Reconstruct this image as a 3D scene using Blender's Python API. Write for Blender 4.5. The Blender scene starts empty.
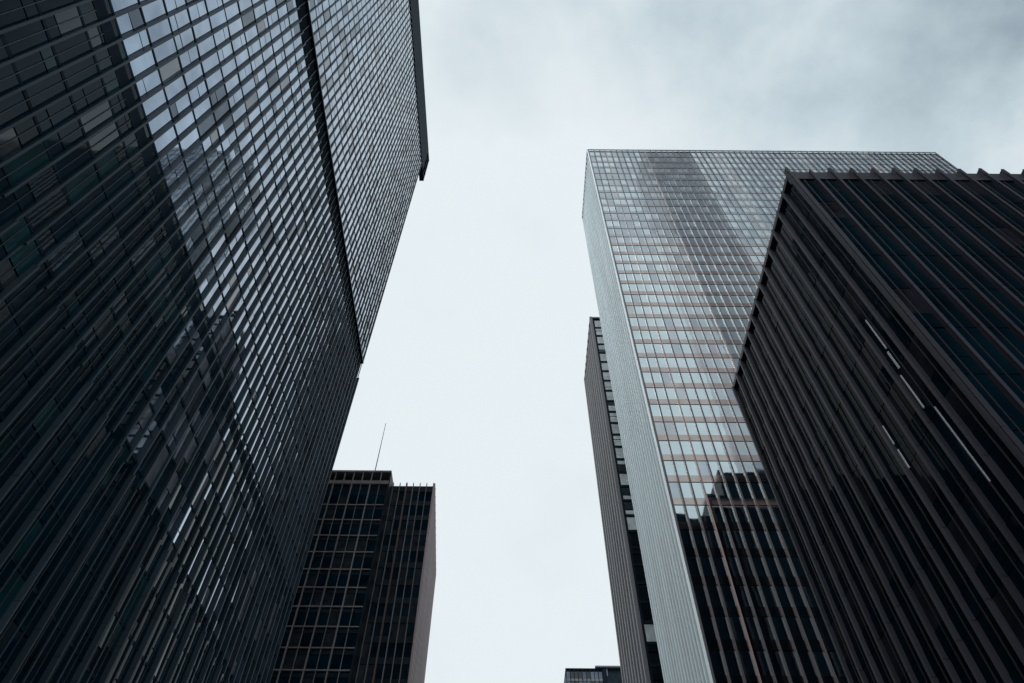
import bpy, bmesh, math, random
from mathutils import Vector, Matrix, noise

random.seed(11)
S = bpy.context.scene
COL = S.collection
W_PX, H_PX = 1024, 683

# ------------------------------------------------------------------ camera
F_PX = 683.0
PITCH, ROLL = math.radians(54.0), math.radians(0.47)
CAM = Vector((0, 0, 1.7))
fw = Vector((0, math.cos(PITCH), math.sin(PITCH)))
r0 = Vector((1, 0, 0))
u0 = r0.cross(fw)
rt = math.cos(ROLL) * r0 + math.sin(ROLL) * u0
up = -math.sin(ROLL) * r0 + math.cos(ROLL) * u0
cd = bpy.data.cameras.new('camera')
cd.sensor_width = 36.0
cd.lens = 36.0 * F_PX / W_PX
cd.clip_end = 5000
cam = bpy.data.objects.new('camera', cd)
COL.objects.link(cam)
cam.matrix_world = Matrix(((rt.x, up.x, -fw.x, CAM.x), (rt.y, up.y, -fw.y, CAM.y),
                           (rt.z, up.z, -fw.z, CAM.z), (0, 0, 0, 1)))
S.camera = cam


def project(p):
    d = Vector(p) - CAM
    z = d.dot(fw)
    if z <= 0.01:
        return None
    return (W_PX / 2 + F_PX * d.dot(rt) / z, H_PX / 2 - F_PX * d.dot(up) / z)


# ------------------------------------------------------------------ overcast sky + soft sun
SUN_EL, SUN_ROT = math.radians(52), math.radians(201)
w = bpy.data.worlds.new('World')
S.world = w
w.use_nodes = True
nt = w.node_tree
nt.nodes.clear()
N = nt.nodes.new
L = nt.links.new
out = N('ShaderNodeOutputWorld')
bg = N('ShaderNodeBackground')
bg.inputs['Strength'].default_value = 0.1
sky = N('ShaderNodeTexSky')
sky.sky_type = 'NISHITA'
sky.sun_disc = False
sky.sun_elevation = SUN_EL
sky.sun_rotation = SUN_ROT
sky.air_density = 1.0
sky.dust_density = 2.0
tc = N('ShaderNodeTexCoord')
mp = N('ShaderNodeMapping')
mp.inputs['Scale'].default_value = (1.0, 1.0, 1.5)
n1 = N('ShaderNodeTexNoise')
n1.inputs['Scale'].default_value = 4.2
n1.inputs['Detail'].default_value = 7
n1.inputs['Roughness'].default_value = 0.56
n1.inputs['Distortion'].default_value = 0.15
L(tc.outputs['Generated'], mp.inputs['Vector'])
L(mp.outputs['Vector'], n1.inputs['Vector'])
# cloud gets thicker (darker) towards one side of the zenith
dot = N('ShaderNodeVectorMath')
dot.operation = 'DOT_PRODUCT'
thick = Vector((0.62, -0.02, 0.78)).normalized()
dot.inputs[1].default_value = thick
L(tc.outputs['Generated'], dot.inputs[0])
mr = N('ShaderNodeMapRange')
mr.inputs['From Min'].default_value = 0.80
mr.inputs['From Max'].default_value = 1.0
mr.inputs['To Min'].default_value = 0.0
mr.inputs['To Max'].default_value = 0.70
L(dot.outputs['Value'], mr.inputs['Value'])
sxyz = N('ShaderNodeSeparateXYZ')
L(tc.outputs['Generated'], sxyz.inputs['Vector'])
mz = N('ShaderNodeMapRange')
mz.inputs['From Min'].default_value = 0.93
mz.inputs['From Max'].default_value = 1.0
mz.inputs['To Min'].default_value = 0.0
mz.inputs['To Max'].default_value = 0.34
L(sxyz.outputs['Z'], mz.inputs['Value'])
th = N('ShaderNodeMath')
th.operation = 'ADD'
L(mr.outputs['Result'], th.inputs[0])
L(mz.outputs['Result'], th.inputs[1])
amp = N('ShaderNodeMath')
amp.operation = 'MULTIPLY_ADD'
amp.inputs[1].default_value = 2.6
amp.inputs[2].default_value = 0.34
L(th.outputs['Value'], amp.inputs[0])
cen = N('ShaderNodeMath')
cen.operation = 'SUBTRACT'
cen.inputs[1].default_value = 0.5
L(n1.outputs['Fac'], cen.inputs[0])
ad = N('ShaderNodeMath')
ad.operation = 'MULTIPLY_ADD'
L(cen.outputs['Value'], ad.inputs[0])
L(amp.outputs['Value'], ad.inputs[1])
L(th.outputs['Value'], ad.inputs[2])
cr = N('ShaderNodeValToRGB')
cr.color_ramp.interpolation = 'LINEAR'
els = cr.color_ramp.elements
els[0].position = 0.0
els[0].color = (0.825, 0.90, 0.93, 1)
els[1].position = 1.0
els[1].color = (0.30, 0.385, 0.45, 1)
e = els.new(0.42)
e.color = (0.575, 0.68, 0.735, 1)
L(ad.outputs['Value'], cr.inputs['Fac'])
sc = N('ShaderNodeVectorMath')
sc.operation = 'SCALE'
sc.inputs['Scale'].default_value = 10.0
L(cr.outputs['Color'], sc.inputs[0])
mx = N('ShaderNodeMix')
mx.data_type = 'RGBA'
mx.inputs['Factor'].default_value = 0.96
L(sky.outputs['Color'], mx.inputs['A'])
L(sc.outputs['Vector'], mx.inputs['B'])
L(mx.outputs['Result'], bg.inputs['Color'])
L(bg.outputs['Background'], out.inputs['Surface'])

sd = bpy.data.lights.new('sun', 'SUN')
sd.energy = 1.3
sd.angle = math.radians(25)
sd.color = (1.0, 0.985, 0.965)
sun = bpy.data.objects.new('sun', sd)
COL.objects.link(sun)
sdir = Vector((math.sin(SUN_ROT) * math.cos(SUN_EL), math.cos(SUN_ROT) * math.cos(SUN_EL), math.sin(SUN_EL)))
sun.rotation_euler = sdir.to_track_quat('Z', 'Y').to_euler()
sun.location = (0, 0, 400)

S.view_settings.view_transform = 'Standard'
S.view_settings.look = 'None'
S.view_settings.exposure = 0.0
S.view_settings.gamma = 1.0
S.cycles.max_bounces = 6
S.cycles.glossy_bounces = 4
S.cycles.diffuse_bounces = 3
S.cycles.use_denoising = True


# ------------------------------------------------------------------ materials
def mat(name, color, rough=0.5, metal=0.0, ior=1.5, vary=0.0, vscale=0.6, streak=False,
        warp=0.0, wscale=0.35, rvary=0.0, joint=0.0):
    m = bpy.data.materials.new(name)
    m.use_nodes = True
    t = m.node_tree
    b = t.nodes['Principled BSDF']
    b.inputs['Base Color'].default_value = (*color, 1)
    b.inputs['Roughness'].default_value = rough
    b.inputs['Metallic'].default_value = metal
    b.inputs['IOR'].default_value = ior
    c = t.nodes.new('ShaderNodeTexCoord')
    g = t.nodes.new('ShaderNodeNewGeometry')
    if vary > 0:
        mpn = t.nodes.new('ShaderNodeMapping')
        mpn.inputs['Scale'].default_value = (1, 1, 0.08 if streak else 1)
        nz = t.nodes.new('ShaderNodeTexNoise')
        nz.inputs['Scale'].default_value = vscale
        nz.inputs['Detail'].default_value = 5
        t.links.new(g.outputs['Position'], mpn.inputs['Vector'])
        t.links.new(mpn.outputs['Vector'], nz.inputs['Vector'])
        rp = t.nodes.new('ShaderNodeMapRange')
        rp.inputs['From Min'].default_value = 0.3
        rp.inputs['From Max'].default_value = 0.7
        rp.inputs['To Min'].default_value = 1 - vary
        rp.inputs['To Max'].default_value = 1 + vary
        t.links.new(nz.outputs['Fac'], rp.inputs['Value'])
        sc = t.nodes.new('ShaderNodeVectorMath')
        sc.operation = 'SCALE'
        sc.inputs[0].default_value = color
        t.links.new(rp.outputs['Result'], sc.inputs['Scale'])
        if joint > 0:          # dark splice joints between the lengths of a bar, one per storey
            sp = t.nodes.new('ShaderNodeSeparateXYZ')
            t.links.new(g.outputs['Position'], sp.inputs['Vector'])
            md = t.nodes.new('ShaderNodeMath')
            md.operation = 'FLOORED_MODULO'
            md.inputs[1].default_value = joint
            t.links.new(sp.outputs['Z'], md.inputs[0])
            gt = t.nodes.new('ShaderNodeMath')
            gt.operation = 'GREATER_THAN'
            gt.inputs[1].default_value = 0.07
            t.links.new(md.outputs['Value'], gt.inputs[0])
            k1 = t.nodes.new('ShaderNodeMath')
            k1.operation = 'MULTIPLY_ADD'
            k1.inputs[1].default_value = 0.6
            k1.inputs[2].default_value = 0.4
            t.links.new(gt.outputs['Value'], k1.inputs[0])
            k2 = t.nodes.new('ShaderNodeMath')
            k2.operation = 'MULTIPLY'
            t.links.new(k1.outputs['Value'], k2.inputs[0])
            t.links.new(rp.outputs['Result'], k2.inputs[1])
            t.links.new(k2.outputs['Value'], sc.inputs['Scale'])
        t.links.new(sc.outputs['Vector'], b.inputs['Base Color'])
        if rvary > 0:
            rr = t.nodes.new('ShaderNodeMapRange')
            rr.inputs['From Min'].default_value = 0.3
            rr.inputs['From Max'].default_value = 0.7
            rr.inputs['To Min'].default_value = max(0.0, rough - rvary)
            rr.inputs['To Max'].default_value = rough + rvary
            t.links.new(nz.outputs['Fac'], rr.inputs['Value'])
            t.links.new(rr.outputs['Result'], b.inputs['Roughness'])
    if warp > 0:
        nb = t.nodes.new('ShaderNodeTexNoise')
        nb.inputs['Scale'].default_value = wscale
        nb.inputs['Detail'].default_value = 1.5
        t.links.new(g.outputs['Position'], nb.inputs['Vector'])
        bp = t.nodes.new('ShaderNodeBump')
        bp.inputs['Strength'].default_value = 1.0
        bp.inputs['Distance'].default_value = warp
        t.links.new(nb.outputs['Fac'], bp.inputs['Height'])
        t.links.new(bp.outputs['Normal'], b.inputs['Normal'])
    return m


M = {}
# left tower
M['blue_steel'] = mat('painted_dark_steel', (0.011, 0.032, 0.050), 0.42, 0.0, 1.36, 0.35, 0.5, True, joint=4.02)
M['grey_steel'] = mat('painted_grey_steel', (0.034, 0.054, 0.073), 0.42, 0.0, 1.38, 0.35, 0.5, True, joint=4.02)  # dark steel made lighter to paint the lit sides of the low fins
M['core_dark'] = mat('dark_wall', (0.001, 0.016, 0.030), 0.6, 0, 1.2, 0.4, 0.4)
M['louvre_dark'] = mat('dark_louvre', (0.001, 0.013, 0.025), 0.7, 0, 1.2, 0.3, 0.8)
M['coated_glass'] = mat('coated_window_glass', (0.40, 0.455, 0.545), 0.03, 1.0, 1.5, 0.25, 0.3, warp=0.003, wscale=0.5)
M['coated_dim'] = mat('dim_window_glass', (0.10, 0.12, 0.15), 0.05, 1.0, 1.7, 0.3, 0.3, warp=0.003, wscale=0.5)
M['blind_glass'] = mat('window_glass_over_blind', (0.13, 0.145, 0.18), 0.04, 0, 2.4, 0.35, 0.5, warp=0.002)
M['clear_glass'] = mat('clear_window_glass', (0.0010, 0.016, 0.028), 0.02, 0, 1.58, 0.6, 0.25, warp=0.0010, wscale=0.5)
M['teal_glass'] = mat('teal_window_glass', (0.002, 0.032, 0.040), 0.03, 0, 1.3, 0.6, 0.3, warp=0.001)  # teal base colour stands in for interior light and reflections
M['clear_dim'] = mat('dark_window_glass', (0.0008, 0.014, 0.026), 0.04, 0, 1.22, 0.5, 0.3, warp=0.0012)
M['clear_blind'] = mat('clear_glass_over_blind', (0.022, 0.030, 0.040), 0.05, 0, 1.5, 0.5, 0.6, warp=0.0015)
# pale tower
M['mirror_glass'] = mat('silver_blue_mirror_glass', (0.49, 0.575, 0.61), 0.02, 1.0, 1.5, 0.08, 0.25, warp=0.003, wscale=0.5)
M['mirror_dim'] = mat('smoky_mirror_glass', (0.35, 0.41, 0.455), 0.04, 1.0, 1.5, 0.12, 0.25, warp=0.004)
M['mirror_blind'] = mat('mirror_glass_over_blind', (0.40, 0.43, 0.46), 0.05, 1.0, 1.5, 0.12, 0.25, warp=0.003)
M['bronze_panel'] = mat('bronze_spandrel_panel', (0.37, 0.328, 0.315), 0.05, 1.0, 1.5, 0.14, 0.5, warp=0.002)
M['grey_panel'] = mat('grey_spandrel_panel', (0.34, 0.365, 0.39), 0.05, 1.0, 1.5, 0.14, 0.5, warp=0.002)
M['bronze_bar'] = mat('bronze_window_bar', (0.078, 0.070, 0.077), 0.4, 0.0, 1.45, 0.3, 0.5, True)
M['rose_bar'] = mat('rosy_window_bar', (0.30, 0.215, 0.20), 0.4, 0.0, 1.5, 0.3, 0.5, True)  # rosy reflection on a few bars, put into their colour
M['silver_panel'] = mat('silver_ribbed_panel', (0.70, 0.78, 0.81), 0.25, 0.8, 1.5, 0.10, 0.4, True)
M['side_glass'] = mat('side_wall_glass', (0.004, 0.012, 0.018), 0.05, 0, 1.45, 0.2, 0.4)
M['silver_fin'] = mat('silver_fin', (0.78, 0.90, 0.94), 0.40, 0.35, 1.5, 0.10, 0.4, True)
M['slate_joint'] = mat('slate_joint', (0.10, 0.13, 0.15), 0.4, 0.2, 1.5, 0.2, 0.5, True)
# dark bronze tower
M['umber_steel'] = mat('dark_bronze_steel', (0.025, 0.026, 0.037), 0.45, 0.0, 1.33, 0.5, 0.45, True, joint=3.7)
M['umber_bar'] = mat('thin_dark_bronze_bar', (0.024, 0.021, 0.026), 0.5, 0.0, 1.3, 0.4, 0.5, True)
M['umber_core'] = mat('dark_bronze_wall', (0.001, 0.013, 0.024), 0.6, 0, 1.15, 0.4, 0.4)
M['white_blind'] = mat('white_blind', (0.52, 0.55, 0.60), 0.5, 0, 1.5, 0.08, 0.8)  # pale colour for painted sky glints
M['drawn_blind'] = mat('glass_over_drawn_blind', (0.66, 0.76, 0.80), 0.15, 0, 1.5, 0.25, 0.5)  # bright sky reflection painted as a pale base colour
M['smoke_glass'] = mat('smoked_glass', (0.0008, 0.008, 0.0145), 0.03, 0, 1.09, 0.4, 0.3, warp=0.0015)
M['smoke_blind'] = mat('smoked_glass_over_blind', (0.010, 0.013, 0.019), 0.06, 0, 1.10, 0.5, 0.6, warp=0.0015)
# low stepped tower / narrow tower / far block
M['warm_frame'] = mat('warm_grey_frame', (0.25, 0.225, 0.235), 0.5, 0, 1.4, 0.3, 0.5, True)
M['warm_slab'] = mat('warm_slab_edge', (0.22, 0.185, 0.185), 0.5, 0, 1.5, 0.3, 0.5)
M['rust_bar'] = mat('rusty_red_bar', (0.13, 0.065, 0.058), 0.5, 0, 1.5, 0.3, 0.5, True)
M['mauve_stone'] = mat('mauve_stone_cladding', (0.45, 0.345, 0.355), 0.6, 0, 1.5, 0.2, 0.5, True)
M['mauve_joint'] = mat('mauve_stone_joint', (0.25, 0.185, 0.19), 0.7, 0, 1.5, 0.14, 0.5, True)
M['dusk_panel'] = mat('slate_spandrel_panel', (0.010, 0.020, 0.030), 0.45, 0, 1.2, 0.5, 0.5)
M['ash_fin'] = mat('ash_grey_fin', (0.155, 0.165, 0.185), 0.5, 0.0, 1.5, 0.22, 0.5, True)
M['pale_stone'] = mat('pale_tower_cladding', (0.52, 0.53, 0.57), 0.6, 0, 1.5, 0.10, 0.05)
# ground
M['asphalt'] = mat('asphalt', (0.05, 0.05, 0.052), 0.85, 0, 1.5, 0.25, 3)
M['paving'] = mat('granite_paving', (0.26, 0.255, 0.25), 0.75, 0, 1.5, 0.2, 2)
M['kerb'] = mat('kerb_stone', (0.32, 0.31, 0.30), 0.8, 0, 1.5, 0.15, 2)
M['line_paint'] = mat('white_road_paint', (0.75, 0.75, 0.73), 0.6, 0, 1.5, 0.15, 4)
M['soil'] = mat('city_ground', (0.14, 0.138, 0.132), 0.9, 0, 1.5, 0.2, 0.1)


# ------------------------------------------------------------------ mesh helpers
class MB:
    def __init__(s):
        s.v, s.f, s.m, s.mats = [], [], [], []

    def mi(s, m):
        if m not in s.mats:
            s.mats.append(m)
        return s.mats.index(m)

    def quad(s, a, b, c, d, m):
        n = len(s.v)
        s.v += [tuple(a), tuple(b), tuple(c), tuple(d)]
        s.f.append((n, n + 1, n + 2, n + 3))
        s.m.append(s.mi(m))

    def box(s, lo, hi, m):
        x0, y0, z0 = lo
        x1, y1, z1 = hi
        n = len(s.v)
        s.v += [(x0, y0, z0), (x1, y0, z0), (x1, y1, z0), (x0, y1, z0),
                (x0, y0, z1), (x1, y0, z1), (x1, y1, z1), (x0, y1, z1)]
        k = s.mi(m)
        for q in ((0, 3, 2, 1), (4, 5, 6, 7), (0, 1, 5, 4), (1, 2, 6, 5), (2, 3, 7, 6), (3, 0, 4, 7)):
            s.f.append(tuple(n + i for i in q))
            s.m.append(k)

    def mesh(s, name):
        me = bpy.data.meshes.new(name)
        me.from_pydata(s.v, [], s.f)
        for m in s.mats:
            me.materials.append(m)
        me.polygons.foreach_set('material_index', s.m)
        me.update()
        return me

    def build(s, name, parent=None, kind=None):
        o = bpy.data.objects.new(name, s.mesh(name))
        COL.objects.link(o)
        if parent is not None:
            o.parent = parent
        if kind:
            o['kind'] = kind
        return o


def put(name, me, mw, parent):
    o = bpy.data.objects.new(name, me)
    COL.objects.link(o)
    o.matrix_world = mw
    o.parent = parent          # parents sit at the world origin of rotation; location handled below
    o.matrix_parent_inverse = parent.matrix_world.inverted()
    return o


def thing(name, label, cat, loc, group=None):
    o = bpy.data.objects.new(name, None)
    COL.objects.link(o)
    o.location = loc
    o.empty_display_size = 2
    o['label'] = label
    o['category'] = cat
    if group:
        o['group'] = group
    bpy.context.view_layer.update()
    return o


BOXES = []          # solid bodies of the towers, for telling which windows can be seen


def hidden(p, own):
    d = Vector(p) - CAM
    for k, (lo, hi) in enumerate(BOXES):
        if k in own:
            continue
        t0, t1 = 0.0, 0.999
        ok = True
        for a in range(3):
            if abs(d[a]) < 1e-9:
                if CAM[a] < lo[a] or CAM[a] > hi[a]:
                    ok = False
                    break
                continue
            ta, tb = (lo[a] - CAM[a]) / d[a], (hi[a] - CAM[a]) / d[a]
            if ta > tb:
                ta, tb = tb, ta
            t0, t1 = max(t0, ta), min(t1, tb)
            if t0 >= t1:
                ok = False
                break
        if ok:
            return True
    return False


def body(root, lo, hi, m, name='wall'):
    BOXES.append((Vector(lo), Vector(hi)))
    mb = MB()
    a = Vector(root.location)
    mb.box(Vector(lo) - a, Vector(hi) - a, m)
    mb.build(name, root)
    return len(BOXES) - 1


class Face:
    """one wall plane: O bottom corner, U along, N outward; local coords (u, n, z)."""

    def __init__(s, O, U, N):
        s.O, s.U, s.N = Vector(O), Vector(U), Vector(N)
        s.mw = Matrix(((s.U.x, s.N.x, 0, s.O.x), (s.U.y, s.N.y, 0, s.O.y), (0, 0, 1, s.O.z), (0, 0, 0, 1)))

    def p(s, u, n, z):
        return s.O + s.U * u + s.N * n + Vector((0, 0, z))


def add_mullions(root, face, us, profile, name='mullion', lift=None):
    """profile: list of (half width, n0, n1, z0, z1, material); us: positions. One object per mullion."""
    cache = {}
    for i, u in enumerate(us):
        pr = profile(i) if callable(profile) else profile
        key = str([(a, b, c, d, e, m.name) for a, b, c, d, e, m in pr])
        if key not in cache:
            mb = MB()
            for hw, n0, n1, z0, z1, m in pr:
                mb.box((-hw, n0, z0), (hw, n1, z1), m)
            cache[key] = mb.mesh(name)
        put(name, cache[key], face.mw @ Matrix.Translation((u, 0, 0)), root)


def add_bars(root, face, zs, u0, u1, h, n0, n1, m, name='spandrel'):
    cache = {}
    for k, z in enumerate(zs):
        mm = m(k) if callable(m) else m
        if mm.name not in cache:
            mb = MB()
            mb.box((u0, n0, 0), (u1, n1, h), mm)
            cache[mm.name] = mb.mesh(name)
        put(name, cache[mm.name], face.mw @ Matrix.Translation((0, 0, z)), root)


class Windows:
    """all the panes of one tower; the hundred that show largest become parts, the rest one part."""

    def __init__(s, root):
        s.root, s.items = root, []

    def cell(s, face, u0, u1, z0, z1, n, m, tilt, own):
        s.items.append((face, u0, u1, z0, z1, n, m, tilt, own))

    def build(s, limit=100, name='window'):
        sized = []
        for it in s.items:
            face, u0, u1, z0, z1, n, m, tilt, own = it
            c = face.p((u0 + u1) / 2, n, (z0 + z1) / 2)
            a = 0.0
            if (CAM - c).dot(face.N) > 0:
                q = [project(face.p(u, n, z)) for u, z in ((u0, z0), (u1, z0), (u1, z1), (u0, z1))]
                pc = project(c)
                if pc and all(q) and 0 <= pc[0] <= W_PX and 0 <= pc[1] <= H_PX and not hidden(c, own):
                    a = abs(sum(q[i][0] * q[(i + 1) % 4][1] - q[(i + 1) % 4][0] * q[i][1] for i in range(4))) / 2
            sized.append((a, it))
        order = sorted(range(len(sized)), key=lambda i: -sized[i][0])
        big = set(i for i in order[:limit] if sized[i][0] > 0)
        rest = MB()
        for i, (a, it) in enumerate(sized):
            face, u0, u1, z0, z1, n, m, tilt, own = it
            hu, hz = (u1 - u0) / 2, (z1 - z0) / 2
            tu, tz = random.gauss(0, tilt), random.gauss(0, tilt)
            th = 0.012

            def corner(su, sz, dn):
                return face.p((u0 + u1) / 2 + su * hu, n + dn + su * hu * tu + sz * hz * tz, (z0 + z1) / 2 + sz * hz)
            cs = [corner(-1, -1, 0), corner(1, -1, 0), corner(1, 1, 0), corner(-1, 1, 0)]
            if (cs[1] - cs[0]).cross(cs[3] - cs[0]).dot(face.N) < 0:
                cs.reverse()
            if i in big:
                mb = MB()
                c = face.p((u0 + u1) / 2, n, (z0 + z1) / 2)
                back = [p - face.N * 0.03 for p in cs]
                mb.quad(*[p - c for p in cs], m)
                for k in range(4):
                    j = (k + 1) % 4
                    mb.quad(cs[k] - c, back[k] - c, back[j] - c, cs[j] - c, m)
                o = mb.build(name, s.root)
                o.location = c - Vector(s.root.location)
            else:
                a0 = Vector(s.root.location)
                rest.quad(*[p - a0 for p in cs], m)
        if rest.f:
            rest.build(name, s.root, 'stuff')


def pick(opts):
    r = random.random() * sum(wt for _, wt in opts)
    for m, wt in opts:
        r -= wt
        if r <= 0:
            return m
    return opts[-1][0]


# ------------------------------------------------------------------ ground
def sheet(name, lo, hi, z, m, label=None):
    mb = MB()
    mb.quad((lo[0], lo[1], z), (hi[0], lo[1], z), (hi[0], hi[1], z), (lo[0], hi[1], z), m)
    o = mb.build(name, None, 'structure')
    return o


sheet('ground', (-2500, -2500), (2500, 2500), 0.0, M['soil'])
sheet('road', (-10, -700), (4, 1200), 0.006, M['asphalt'])
mb = MB()
for k in range(-40, 90):
    mb.box((-3.08, k * 6.0, 0.010), (-2.92, k * 6.0 + 3.0, 0.013), M['line_paint'])
mb.build('road_marking', None, 'structure')
for x0, x1 in ((-27.0, -10.3), (4.3, 19.5)):
    mb = MB()
    mb.box((x0, -700, 0.002), (x1, 1200, 0.13), M['paving'])
    mb.build('pavement', None, 'structure')
for x0, x1 in ((-10.3, -10.0), (4.0, 4.3)):
    mb = MB()
    mb.box((x0 + 0.003, -700, 0.003), (x1 - 0.003, 1200, 0.15), M['kerb'])
    mb.build('kerb', None, 'structure')

CZ = CAM.z
# ------------------------------------------------------------------ tower bodies first (they hide windows)
DL, DG, DR, DB, DN, DS = 28.0, 68.0, 20.0, 100.0, 105.0, 250.0

left = thing('office_tower', 'huge dark steel and glass tower crossed by a black band, filling the left',
             'tower', (-DL, 40, 0))
glass = thing('office_tower', 'pale mirror glass tower with tan bands and a silver ribbed side wall',
              'tower', (0.303 * DG, DG, 0))
right = thing('office_tower', 'near black bronze tower with deep vertical ribs poking above its roof edge',
              'tower', (DR, 19, 0))
lowt = thing('office_tower', 'dark stepped tower with mauve side wall and thin mast, low behind the left tower',
             'tower', (-15, DB, 0))
narrow = thing('office_tower', 'narrow grey ribbed tower with one column of bright windows beside the silver wall',
               'tower', (0.205 * DN, DN, 0))
small = thing('office_block', 'small distant slate block peeking over the bottom edge beside the narrow tower',
              'building', (0.085 * DS, DS, 0))

# ---- left tower
Y0L, Y1L = -18.0, 2.81 * DL
HB = 7.17 * DL + CZ           # underside of the roof screen
HT = 7.78 * DL + CZ
ZB0, ZB1 = 3.43 * DL + CZ, 3.61 * DL + CZ
ZA0, ZA1 = 1.765 * DL + CZ, 1.83 * DL + CZ
own_left = {body(left, (-DL - 42, Y0L, 0), (-DL - 0.30, Y1L, HB + 3), M['core_dark'])}
# ---- pale tower
XG0, XG1, YG1 = 0.3035 * DG, 1.712 * DG, 1.30 * DG
HG = 2.705 * DG + CZ
own_glass = {body(glass, (XG0 + 0.25, DG + 0.3, 0), (XG1, YG1, HG - 0.6), M['slate_joint'])}
# ---- dark right tower
YR0, YR1 = 0.957 * DR, 1.972 * DR
HR = 2.385 * DR + CZ
XR1 = DR + 46
own_right = {body(right, (DR + 0.3, YR0 + 0.3, 0), (XR1, YR1, HR), M['umber_core'])}
# ---- low stepped tower
XA0, XA1 = -0.52 * DB, -0.236 * DB
YC = DB + 3.5
XC1 = -0.1455 * YC
HA, HC = 0.938 * DB + CZ, 0.900 * YC + CZ
own_low = {body(lowt, (XA0, DB + 0.3, 0), (XA1 - 0.2, DB + 26, HA - 1.9), M['core_dark']),
           body(lowt, (XA1 - 0.19, YC + 0.3, 0), (XC1 - 1.3, DB + 18, HC - 0.5), M['core_dark'])}
# ---- narrow tower
XN0, XN1 = 0.206 * DN, 0.206 * DN + 32
YN1 = 1.205 * DN
HN = 1.483 * DN + CZ
own_narrow = {body(narrow, (XN0 + 0.3, DN + 0.3, 0), (XN1, YN1, HN - 0.5), M['core_dark'])}
# ---- far block
XS0, XS1 = 0.085 * DS, 0.19 * DS
HS = 0.542 * DS + CZ
own_small = {body(small, (XS0, DS + 0.3, 0), (XS1, DS + 30, HS - 0.4), M['dusk_panel'])}


# ================================================================== LEFT TOWER
F = Face((-DL, Y0L, 0), (0, 1, 0), (1, 0, 0))
mod = 0.052 * DL
nm = int(round((Y1L - Y0L) / mod))
mod = (Y1L - Y0L) / nm
fl = 0.1435 * DL
us = [i * mod for i in range(nm + 1)]
st = M['blue_steel']
ZD = 1.30 * DL          # below this every second fin is deep, the ones between are slim


def fin(i):
    d = 0.40 if i % 2 == nm % 2 else 0.08
    return [(0.07, -0.28, d, 0, ZD, M['grey_steel'] if d > 0.2 else st), (0.06, -0.28, 0.20, ZD, ZB0 + 0.6, st),
            (0.085, 0.20, 0.24, ZD, ZB0 + 0.6, st), (0.04, -0.10, 0.02, ZB0 + 0.6, ZB1 - 0.2, st),
            (0.05, -0.28, 0.09, ZB1 - 0.2, HB + 1.0, st), (0.07, 0.09, 0.13, ZB1 - 0.2, HB + 1.0, st)]


add_mullions(left, F, us, fin)
add_mullions(left, F, [u + mod * 0.5 for u in us[:-1]],
             lambda i: [(0.022, -0.2, 0.03, 0, ZA0 + 0.4 if us[i] + Y0L < 1.15 * DL else ZD, M['grey_steel'])], 'glazing_bar')
zs = []
z = ZB0 - fl
while z > 0:
    zs.append(z)
    z -= fl
z = ZB1
while z < HB:
    zs.append(z)
    z += fl
zs.sort()
SP = 0.26
add_bars(left, F, [z for z in zs], 0, Y1L - Y0L, SP, -0.26, -0.02, M['core_dark'])
wn = Windows(left)
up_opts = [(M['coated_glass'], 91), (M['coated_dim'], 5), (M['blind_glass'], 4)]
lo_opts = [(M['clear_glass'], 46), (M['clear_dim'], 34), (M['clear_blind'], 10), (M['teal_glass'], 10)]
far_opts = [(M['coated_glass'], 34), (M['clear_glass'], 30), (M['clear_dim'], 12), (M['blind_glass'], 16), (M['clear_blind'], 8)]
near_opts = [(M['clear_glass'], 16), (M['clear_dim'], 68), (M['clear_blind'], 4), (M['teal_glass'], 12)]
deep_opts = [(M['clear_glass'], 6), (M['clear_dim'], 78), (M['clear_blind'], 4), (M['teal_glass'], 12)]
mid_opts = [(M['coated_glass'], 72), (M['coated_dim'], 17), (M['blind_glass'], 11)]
for k, z in enumerate(zs):
    z0 = z + SP
    z1 = min(z + fl, HB)
    if z1 > ZB0 and z < ZB1 - 0.01:
        z1 = ZB0
    if z1 - z0 < 0.6:
        continue
    for i in range(nm):
        blk = noise.noise(Vector((i * 0.21, z * 0.05, 3.1)))
        yy = Y0L + us[i]
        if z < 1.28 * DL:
            o_ = deep_opts  # mostly dark panes low down, standing in for a dark reflection
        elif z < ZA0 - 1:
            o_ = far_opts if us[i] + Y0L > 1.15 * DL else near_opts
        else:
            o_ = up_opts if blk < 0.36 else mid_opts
        m = pick(o_)
        tall = random.random()
        if tall < 0.48:       # a transom splits the light
            zm = z0 + (z1 - z0) * random.choice((0.3, 0.36, 0.5, 0.68))
            wn.cell(F, us[i] + 0.06, us[i + 1] - 0.06, z0 + 0.04, zm - 0.06, -0.05, pick(o_), 0.009, own_left)
            wn.cell(F, us[i] + 0.06, us[i + 1] - 0.06, zm + 0.06, z1 - 0.04, -0.05, m, 0.009, own_left)
        else:
            wn.cell(F, us[i] + 0.06, us[i + 1] - 0.06, z0 + 0.04, z1 - 0.04, -0.05, m, 0.009, own_left)
wn.build()
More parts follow.
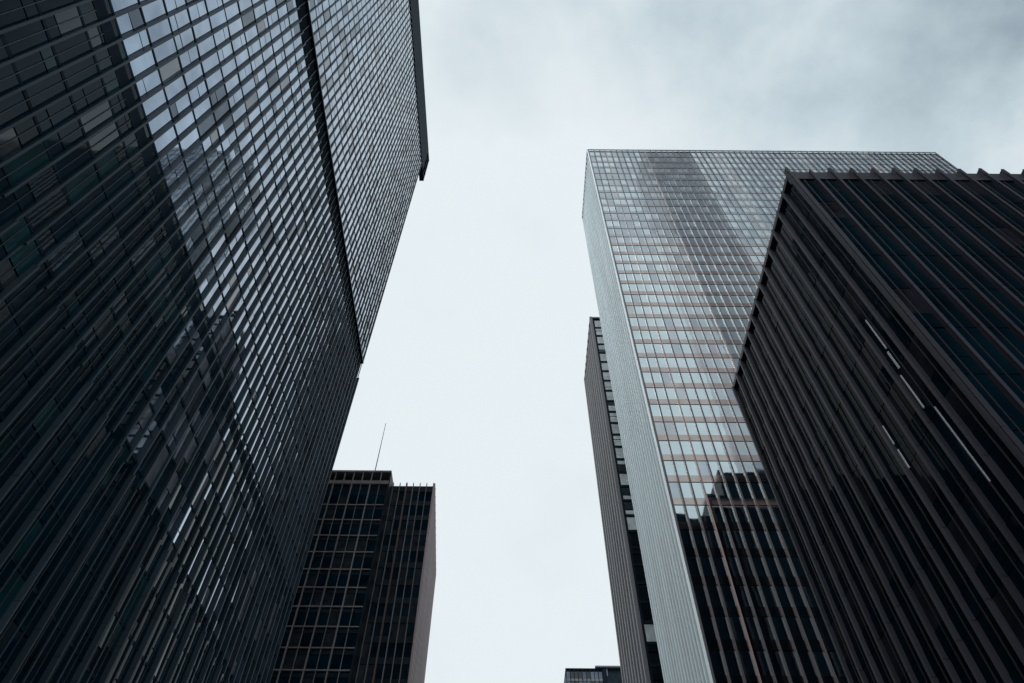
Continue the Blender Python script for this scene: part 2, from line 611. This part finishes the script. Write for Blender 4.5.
# mechanical bands, ledge and roof screen
mb = MB()
mb.box((0, -0.27, ZB0 + 0.7), (Y1L - Y0L - 0.1, -0.18, ZB1 - 0.3), M['louvre_dark'])
for k in range(8):
    zz = ZB0 + 0.9 + k * 0.5
    mb.box((0.02, -0.178, zz), (Y1L - Y0L - 0.12, -0.12, zz + 0.10), M['louvre_dark'])
o = mb.build('louvre_band', left)
o.matrix_world = F.mw
mb = MB()
mb.box((0, -0.262, ZA0 + 0.4), (Y1L - Y0L, -0.015, ZA1), M['louvre_dark'])
o = mb.build('louvre_band', left)
o.matrix_world = F.mw
mb = MB()
mb.box((0, -0.02, ZB1 - 0.25), (Y1L - Y0L - 0.02, 0.24, ZB1 + 0.05), st)
o = mb.build('ledge', left)
o.matrix_world = F.mw
mb = MB()
LEN = 3.02 * DL - Y0L
mb.box((-4, -42, HB), (LEN - 3.6, 0.16, HT), M['louvre_dark'])
o = mb.build('roof_screen', left)
o.matrix_world = F.mw
mb = MB()                                    # open end bay of the roof screen: rails and a rounded nose
for zz in (HB + 0.1, HB + 5.2, HB + 10.5, HT - 0.7):
    mb.box((LEN - 3.58, -1.2, zz), (LEN, 0.14, zz + 0.6), M['louvre_dark'])
for uu in (LEN - 1.9, LEN - 0.25):
    mb.box((uu, -0.9, HB + 0.15), (uu + 0.25, 0.10, HT - 0.2), M['louvre_dark'])
mb.box((LEN - 3.57, -1.0, HB + 0.2), (LEN - 1.0, -0.95, HT - 0.3), M['core_dark'])
o = mb.build('roof_rail', left)
o.matrix_world = F.mw

# ================================================================== PALE MIRROR TOWER
F = Face((XG0, DG, 0), (1, 0, 0), (0, -1, 0))
WG = XG1 - XG0
nm = 62
mod = WG / nm
us = [i * mod for i in range(nm + 1)]
fl = 0.0572 * DG
rosy = {3, 10, 22, 23, 37, 49}


def prof(i):
    m = M['rose_bar'] if i in rosy else M['bronze_bar']
    return [(0.11, -0.25, 0.18, 0, HG + 0.25, m)]


add_mullions(glass, F, us, prof)
top = HG - 1.0
zs = []
z = top - fl
while z > 0:
    zs.append(z)
    z -= fl
zs.sort()
SP = 1.15
add_bars(glass, F, zs, 0, WG, SP, -0.24, -0.03, lambda k: M['bronze_panel'] if zs[k] < 1.95 * DG else M['grey_panel'])
wn = Windows(glass)
for k, z in enumerate(zs):
    for i in range(nm):
        m = pick([(M['mirror_glass'], 84), (M['mirror_dim'], 7 if z < 1.85 * DG else 70), (M['mirror_blind'], 9)])  # more dim panes high up, painting a grey reflection
        wn.cell(F, us[i] + 0.085, us[i + 1] - 0.085, z + SP + 0.03, z + fl - 0.10, -0.10, m, 0.0016, own_glass)
wn.build()
mb = MB()
mb.box((-0.10, -0.4, top), (WG + 0.1, 0.06, HG), M['silver_panel'])
mb.box((-0.16, -0.5, HG + 0.002), (WG + 0.2, 0.22, HG + 0.35), M['silver_fin'])
o = mb.build('parapet', glass)
o.matrix_world = F.mw
# ribbed side wall
F = Face((XG0, DG, 0), (0, 1, 0), (-1, 0, 0))
WS = YG1 - DG
mb = MB()
mb.box((0.02, -0.24, 0), (WS, 0, HG - 0.02), M['side_glass'])
o = mb.build('side_wall', glass)
o.matrix_world = F.mw
ns = 15
us = [0.12 + i * (WS - 0.2) / ns for i in range(ns + 1)]
add_mullions(glass, F, us, [(0.10, 0.002, 0.38, 0, HG - 0.05, M['silver_fin']),
                            (0.055, 0.002, 0.03, 0, HG - 0.06, M['silver_fin'])], 'fin')
mb = MB()
for i in range(ns):
    mb.box((us[i] + 0.60, 0.003, 0), (us[i] + 0.74, 0.035, HG - 0.07), M['slate_joint'])
o = mb.build('side_joint', glass, 'stuff')
o.matrix_world = F.mw
mb = MB()
mb.box((-0.05, -0.30, HG - 0.02), (WS + 0.3, 0.40, HG + 0.30), M['silver_fin'])
o = mb.build('side_coping', glass)
o.matrix_world = F.mw

# ================================================================== DARK RIBBED TOWER
um = M['umber_steel']
mod = 0.0785 * DR


def ribs(face, width, over, dep):
    n = int(round(width / mod))
    md = width / n
    us = [i * md for i in range(n + 1)]
    wob = [random.choice((0.0, 0.0, 0.12, -0.5)) if over > 0 else 0.0 for _ in us]
    add_mullions(right, face, us, lambda i: [
        (0.08, -0.28, dep, 0, HR + over + wob[i], um), (0.10, dep, dep + 0.05, 0, HR + over + 0.03 + wob[i], um)], 'mullion')
    bars = [u + md * 0.5 for u in us[:-1]]
    add_mullions(right, face, bars, [(0.03, -0.2, -0.06, 0, HR - 1.25, M['umber_bar'])], 'glazing_bar')
    return us


F1 = Face((DR, YR0, 0), (0, 1, 0), (-1, 0, 0))
F2 = Face((DR, YR0, 0), (1, 0, 0), (0, -1, 0))
us1 = ribs(F1, YR1 - YR0, -0.15, 0.09)
us2 = ribs(F2, XR1 - DR, 0.42, 0.12)
fl = 3.7
zs = [HR - 1.2 - fl * (k + 1) for k in range(13)]
zs = [z for z in zs if z > 0][::-1]
SP = 1.25
wn = Windows(right)
for face, us in ((F1, us1), (F2, us2)):
    add_bars(right, face, zs, 0.02, us[-1], SP, -0.27, -0.10, M['smoke_glass'])
    for z in zs:
        for i in range(len(us) - 1):
            m = pick([(M['smoke_glass'], 80), (M['smoke_blind'], 20)])
            wn.cell(face, us[i] + 0.10, us[i + 1] - 0.10, z + SP + 0.04, z + fl - 0.04, -0.12, m, 0.007, own_right)
wn.build()
for face, us, dp in ((F1, us1, 0.012), (F2, us2, -0.02)):
    mb = MB()
    mb.box((0.01, -0.5, HR - (0.35 if dp > 0 else 1.2)), (us[-1] + (0.02 if dp > 0 else 0), dp, HR + (0.05 if dp > 0 else 0)), um)
    o = mb.build('parapet', right)
    o.matrix_world = face.mw

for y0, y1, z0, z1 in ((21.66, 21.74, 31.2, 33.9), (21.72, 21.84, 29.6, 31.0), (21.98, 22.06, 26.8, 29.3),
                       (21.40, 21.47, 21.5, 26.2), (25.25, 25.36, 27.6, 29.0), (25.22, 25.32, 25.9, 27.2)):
    mb = MB()                                  # white slivers that paint bright sky glints on the glazing
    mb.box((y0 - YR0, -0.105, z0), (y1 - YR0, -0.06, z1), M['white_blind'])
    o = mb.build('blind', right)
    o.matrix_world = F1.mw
# ================================================================== LOW STEPPED TOWER
# left block: wide bays between warm grey frames
F = Face((XA0, DB, 0), (1, 0, 0), (0, -1, 0))
WA = XA1 - XA0
nb = int(round(WA / (0.037 * DB)))
md = WA / nb
us = [i * md for i in range(nb + 1)]
add_mullions(lowt, F, us, [(0.10, -0.28, 0.12, 0, HA - 0.4, M['warm_frame'])], 'frame_post')
mus = [u + md / 2 for u in us[:-1]]
add_mullions(lowt, F, mus, [(0.045, -0.2, 0.04, 0, HA - 3.0, M['warm_frame'])], 'mullion')
fl = 0.0352 * DB
zs = [0.852 * DB + CZ - fl * k for k in range(0, 26)]
zs = [z for z in zs if z > 0][::-1]
add_bars(lowt, F, zs, 0, WA, 0.20, -0.25, 0.06, lambda k: M['warm_slab'] if k % 3 else M['warm_frame'], 'slab_edge')
add_bars(lowt, F, [z - 0.95 for z in zs], 0, WA, 0.62, -0.26, -0.06, M['dusk_panel'], 'spandrel')
wn = Windows(lowt)
allu = sorted(us + mus)
low_opts = [(M['clear_glass'], 40), (M['clear_dim'], 40), (M['clear_blind'], 20)]
for z in zs:
    for i in range(len(allu) - 1):
        wn.cell(F, allu[i] + 0.14, allu[i + 1] - 0.14, z + 0.33, z + fl - 1.0, -0.12, pick(low_opts), 0.006, own_low)
# its roof cap: two rails with open posts
mb = MB()
mb.box((-0.1, -26, HA - 0.45), (WA + 0.1, 0.2, HA), M['warm_frame'])
mb.box((0, -0.35, HA - 3.4), (WA, 0.16, HA - 2.6), M['warm_slab'])
for i in range(2 * nb + 1):
    mb.box((i * md / 2 - 0.1, -0.3, HA - 2.59), (i * md / 2 + 0.1, 0.1, HA - 0.46), M['warm_frame'])
o = mb.build('roof_cap', lowt)
o.matrix_world = F.mw
# thin edge wall between the two blocks
mb = MB()
mb.box((WA - 0.18, -26, 0), (WA + 0.15, 0.14, HA - 0.46), M['dusk_panel'])
o = mb.build('edge_wall', lowt)
o.matrix_world = F.mw
# right block
F = Face((XA1 + 0.16, YC, 0), (1, 0, 0), (0, -1, 0))
WC = XC1 * YC / DB - (XA1 + 0.16)
WC = XC1 - 0.4 - (XA1 + 0.16)
nb = 6
md = WC / nb
us = [i * md for i in range(nb + 1)]
add_mullions(lowt, F, us, lambda i: [(0.13 if i == 2 else 0.06, -0.28, 0.22, 0, HC + 0.7,
                                     M['rust_bar'] if i == 2 else M['warm_frame'])], 'mullion')
zc = [HC - 1.4 - fl * (k + 1) for k in range(25)]
zc = [z for z in zc if z > 0][::-1]
add_bars(lowt, F, zc, 0, WC, 1.15, -0.26, -0.04, M['dusk_panel'], 'spandrel')
for z in zc:
    for i in range(nb):
        wn.cell(F, us[i] + 0.10, us[i + 1] - 0.10, z + 1.18, z + fl - 0.04, -0.14, pick(low_opts), 0.006, own_low)
wn.build()
mb = MB()
mb.box((0, -4, HC - 1.4), (WC, -0.03, HC), M['dusk_panel'])
o = mb.build('parapet', lowt)
o.matrix_world = F.mw
# mauve side wall of the right block
sv = Vector((-1.62, 30.2, 0)).normalized()
F = Face((XC1, YC - 0.3, 0), sv, (sv.y, -sv.x, 0))
WD = 30.2
mb = MB()
mb.box((0, -0.38, 0), (WD, 0, HC + 0.5), M['mauve_stone'])
for k in range(12):
    mb.box((1.2 + k * 2.4, 0.002, 0), (1.4 + k * 2.4, 0.06, HC + 0.3), M['mauve_joint'])
o = mb.build('side_wall', lowt)
o.matrix_world = F.mw
# mast
bm = bmesh.new()
xb, yb = -0.276 * DB, DB + 3.0
bmesh.ops.create_cone(bm, cap_ends=True, segments=10, radius1=0.11, radius2=0.05, depth=17.0,
                      matrix=Matrix.Translation((0, 0, 8.5)))
bmesh.ops.create_cone(bm, cap_ends=True, segments=10, radius1=0.55, radius2=0.4, depth=0.9,
                      matrix=Matrix.Translation((0, 0, 0.45)))
me = bpy.data.meshes.new('mast')
bm.to_mesh(me)
bm.free()
me.materials.append(M['ash_fin'])
o = bpy.data.objects.new('mast', me)
COL.objects.link(o)
o.parent = lowt
o.location = Vector((xb, yb, HA)) - Vector(lowt.location)

# ================================================================== NARROW TOWER
F = Face((XN0, DN, 0), (0, 1, 0), (-1, 0, 0))
WN = YN1 - DN
n = 8
us = [i * WN / n for i in range(n + 1)]
add_mullions(narrow, F, us, [(0.42, -0.28, 0.40, 0, HN + 0.2, M['ash_fin'])], 'fin')
mb = MB()
mb.box((0.1, -0.27, 0), (WN, -0.12, HN - 0.3), M['louvre_dark'])
o = mb.build('side_wall', narrow)
o.matrix_world = F.mw
F = Face((XN0, DN, 0), (1, 0, 0), (0, -1, 0))
us = [0.60, 3.3, 6.0, 8.7, 11.4, 14.1, 16.8]
add_mullions(narrow, F, us, [(0.16, -0.28, 0.10, 0, HN - 0.2, M['louvre_dark'])], 'mullion')
mb = MB()
mb.box((0.31, -0.29, 0), (0.44, 0.06, HN - 0.1), M['louvre_dark'])
o = mb.build('edge_wall', narrow)
o.matrix_world = F.mw
wn = Windows(narrow)
fl = 3.75
zs = [HN - 1.0 - fl * (k + 1) for k in range(42)]
zs = [z for z in zs if z > 0][::-1]
add_bars(narrow, F, zs, 0.46, 32, 0.55, -0.27, 0.03, M['louvre_dark'], 'spandrel')
for z in zs:
    for i in range(len(us) - 1):
        two = random.random() < 0.45
        cut = z + 0.55 + (fl - 0.55) * (0.35 if random.random() < 0.5 else 0.62)
        parts = ((z + 0.6, cut - 0.12), (cut + 0.12, z + fl - 0.05)) if two else ((z + 0.6, z + fl - 0.05),)
        for a, b in parts:
            wn.cell(F, us[i] + 0.17, us[i + 1] - 0.17, a, b, -0.1,
                    pick([(M['drawn_blind'], 88), (M['mirror_dim'], 12)] if z > 0.78 * DN else [(M['coated_dim'], 85), (M['drawn_blind'], 15)]), 0.006, own_narrow)  # sky reflection painted bright high up, dark building reflection painted below
wn.build()
mb = MB()
mb.box((-0.35, -YN1 + DN, HN - 0.29), (32, 0.3, HN + 0.2), M['ash_fin'])
o = mb.build('roof_slab', narrow)
o.matrix_world = F.mw

# ================================================================== FAR BLOCK
F = Face((XS0, DS, 0), (1, 0, 0), (0, -1, 0))
wsp = 0.054 * DS
us = [i * wsp / 9 for i in range(10)]
add_mullions(small, F, us, [(0.12, -0.28, 0.12, 0, HS - 0.3, M['dusk_panel'])], 'mullion')
zs = [HS - 1.2 - 3.6 * (k + 1) for k in range(36)]
zs = [z for z in zs if z > 0][::-1]
add_bars(small, F, zs, 0, wsp, 0.9, -0.26, 0.05, M['ash_fin'], 'spandrel')
wn = Windows(small)
for z in zs:
    for i in range(9):
        wn.cell(F, us[i] + 0.15, us[i + 1] - 0.15, z + 0.95, z + 3.55, -0.1,
                pick([(M['clear_glass'], 40), (M['coated_dim'], 60)]), 0.006, own_small)
wn.build()
mb = MB()
mb.box((wsp + 0.2, -0.28, 0), (wsp + 1.4, 0.5, HS + 0.6), M['louvre_dark'])
o = mb.build('pier', small)
o.matrix_world = F.mw
mb = MB()
mb.box((wsp + 1.5, -0.28, 0), (XS1 - XS0, 0.1, HS - 3.0), M['dusk_panel'])
mb.box((wsp + 1.6, -0.28, HS - 2.9), (wsp + 2.0, 0.2, HS + 0.2), M['ash_fin'])
o = mb.build('front_wall', small)
o.matrix_world = F.mw
mb = MB()
mb.box((-0.2, -30, HS - 0.4), (wsp, 0.2, HS), M['dusk_panel'])
mb.box((wsp - 2.5, -12, HS + 0.2), (XS1 - XS0, 0.8, HS + 0.75), M['ash_fin'])
o = mb.build('roof_slab', small)
o.matrix_world = F.mw

# ================================================================== TOWERS BEHIND THE VIEWER (seen as reflections)
B = 20.0
K = 2 * DG + B
XD0 = 0.385 * K
dark = thing('office_tower', 'dark stepped tower behind the viewer, showing as a black reflection in mirror glass',
             'tower', (XD0 + 20, -B, 0))
a = Vector(dark.location)
mb = MB()
mb.box(Vector((0.41 * K, -B - 30, 0)) - a, Vector((XD0 + 60, -B, 0.957 * K)) - a, M['umber_core'])
mb.build('upper_block', dark)
mb = MB()
mb.box(Vector((0.375 * K, -B - 24, 0)) - a, Vector((0.41 * K - 0.1, -B - 0.5, 0.90 * K)) - a, M['umber_core'])
mb.build('step_block', dark)
mb = MB()
mb.box(Vector((0.295 * K, -B - 24, 0)) - a, Vector((0.375 * K - 0.1, -B - 0.8, 0.848 * K)) - a, M['umber_core'])
mb.build('lower_block', dark)
mb = MB()
mb.box(Vector((0.38 * K, -B + 0.002, 0.868 * K)) - a, Vector((XD0 + 60, -B + 0.4, 0.878 * K)) - a, M['mauve_stone'])
mb.build('ledge', dark)
F = Face((0.30 * K, -B, 0), (1, 0, 0), (0, 1, 0))
us = [i * 4.2 for i in range(20)]
add_mullions(dark, F, us, lambda i: [(0.3, -0.6, 0.45, 0, (0.84 if us[i] < 0.07 * K else 0.865) * K, M['umber_steel'])], 'mullion')

pale = thing('office_tower', 'very tall pale stone tower behind the viewer, showing as a grey reflected streak',
             'tower', (0.62 * K, -B - 32, 0))
a = Vector(pale.location)
mb = MB()
Y = -B - 32
KP = 2 * DG - Y
mb.box(Vector((0.525 * KP, Y - 30, 0)) - a, Vector((0.712 * KP, Y, 2.75 * KP)) - a, M['pale_stone'])
mb.build('wall', pale)
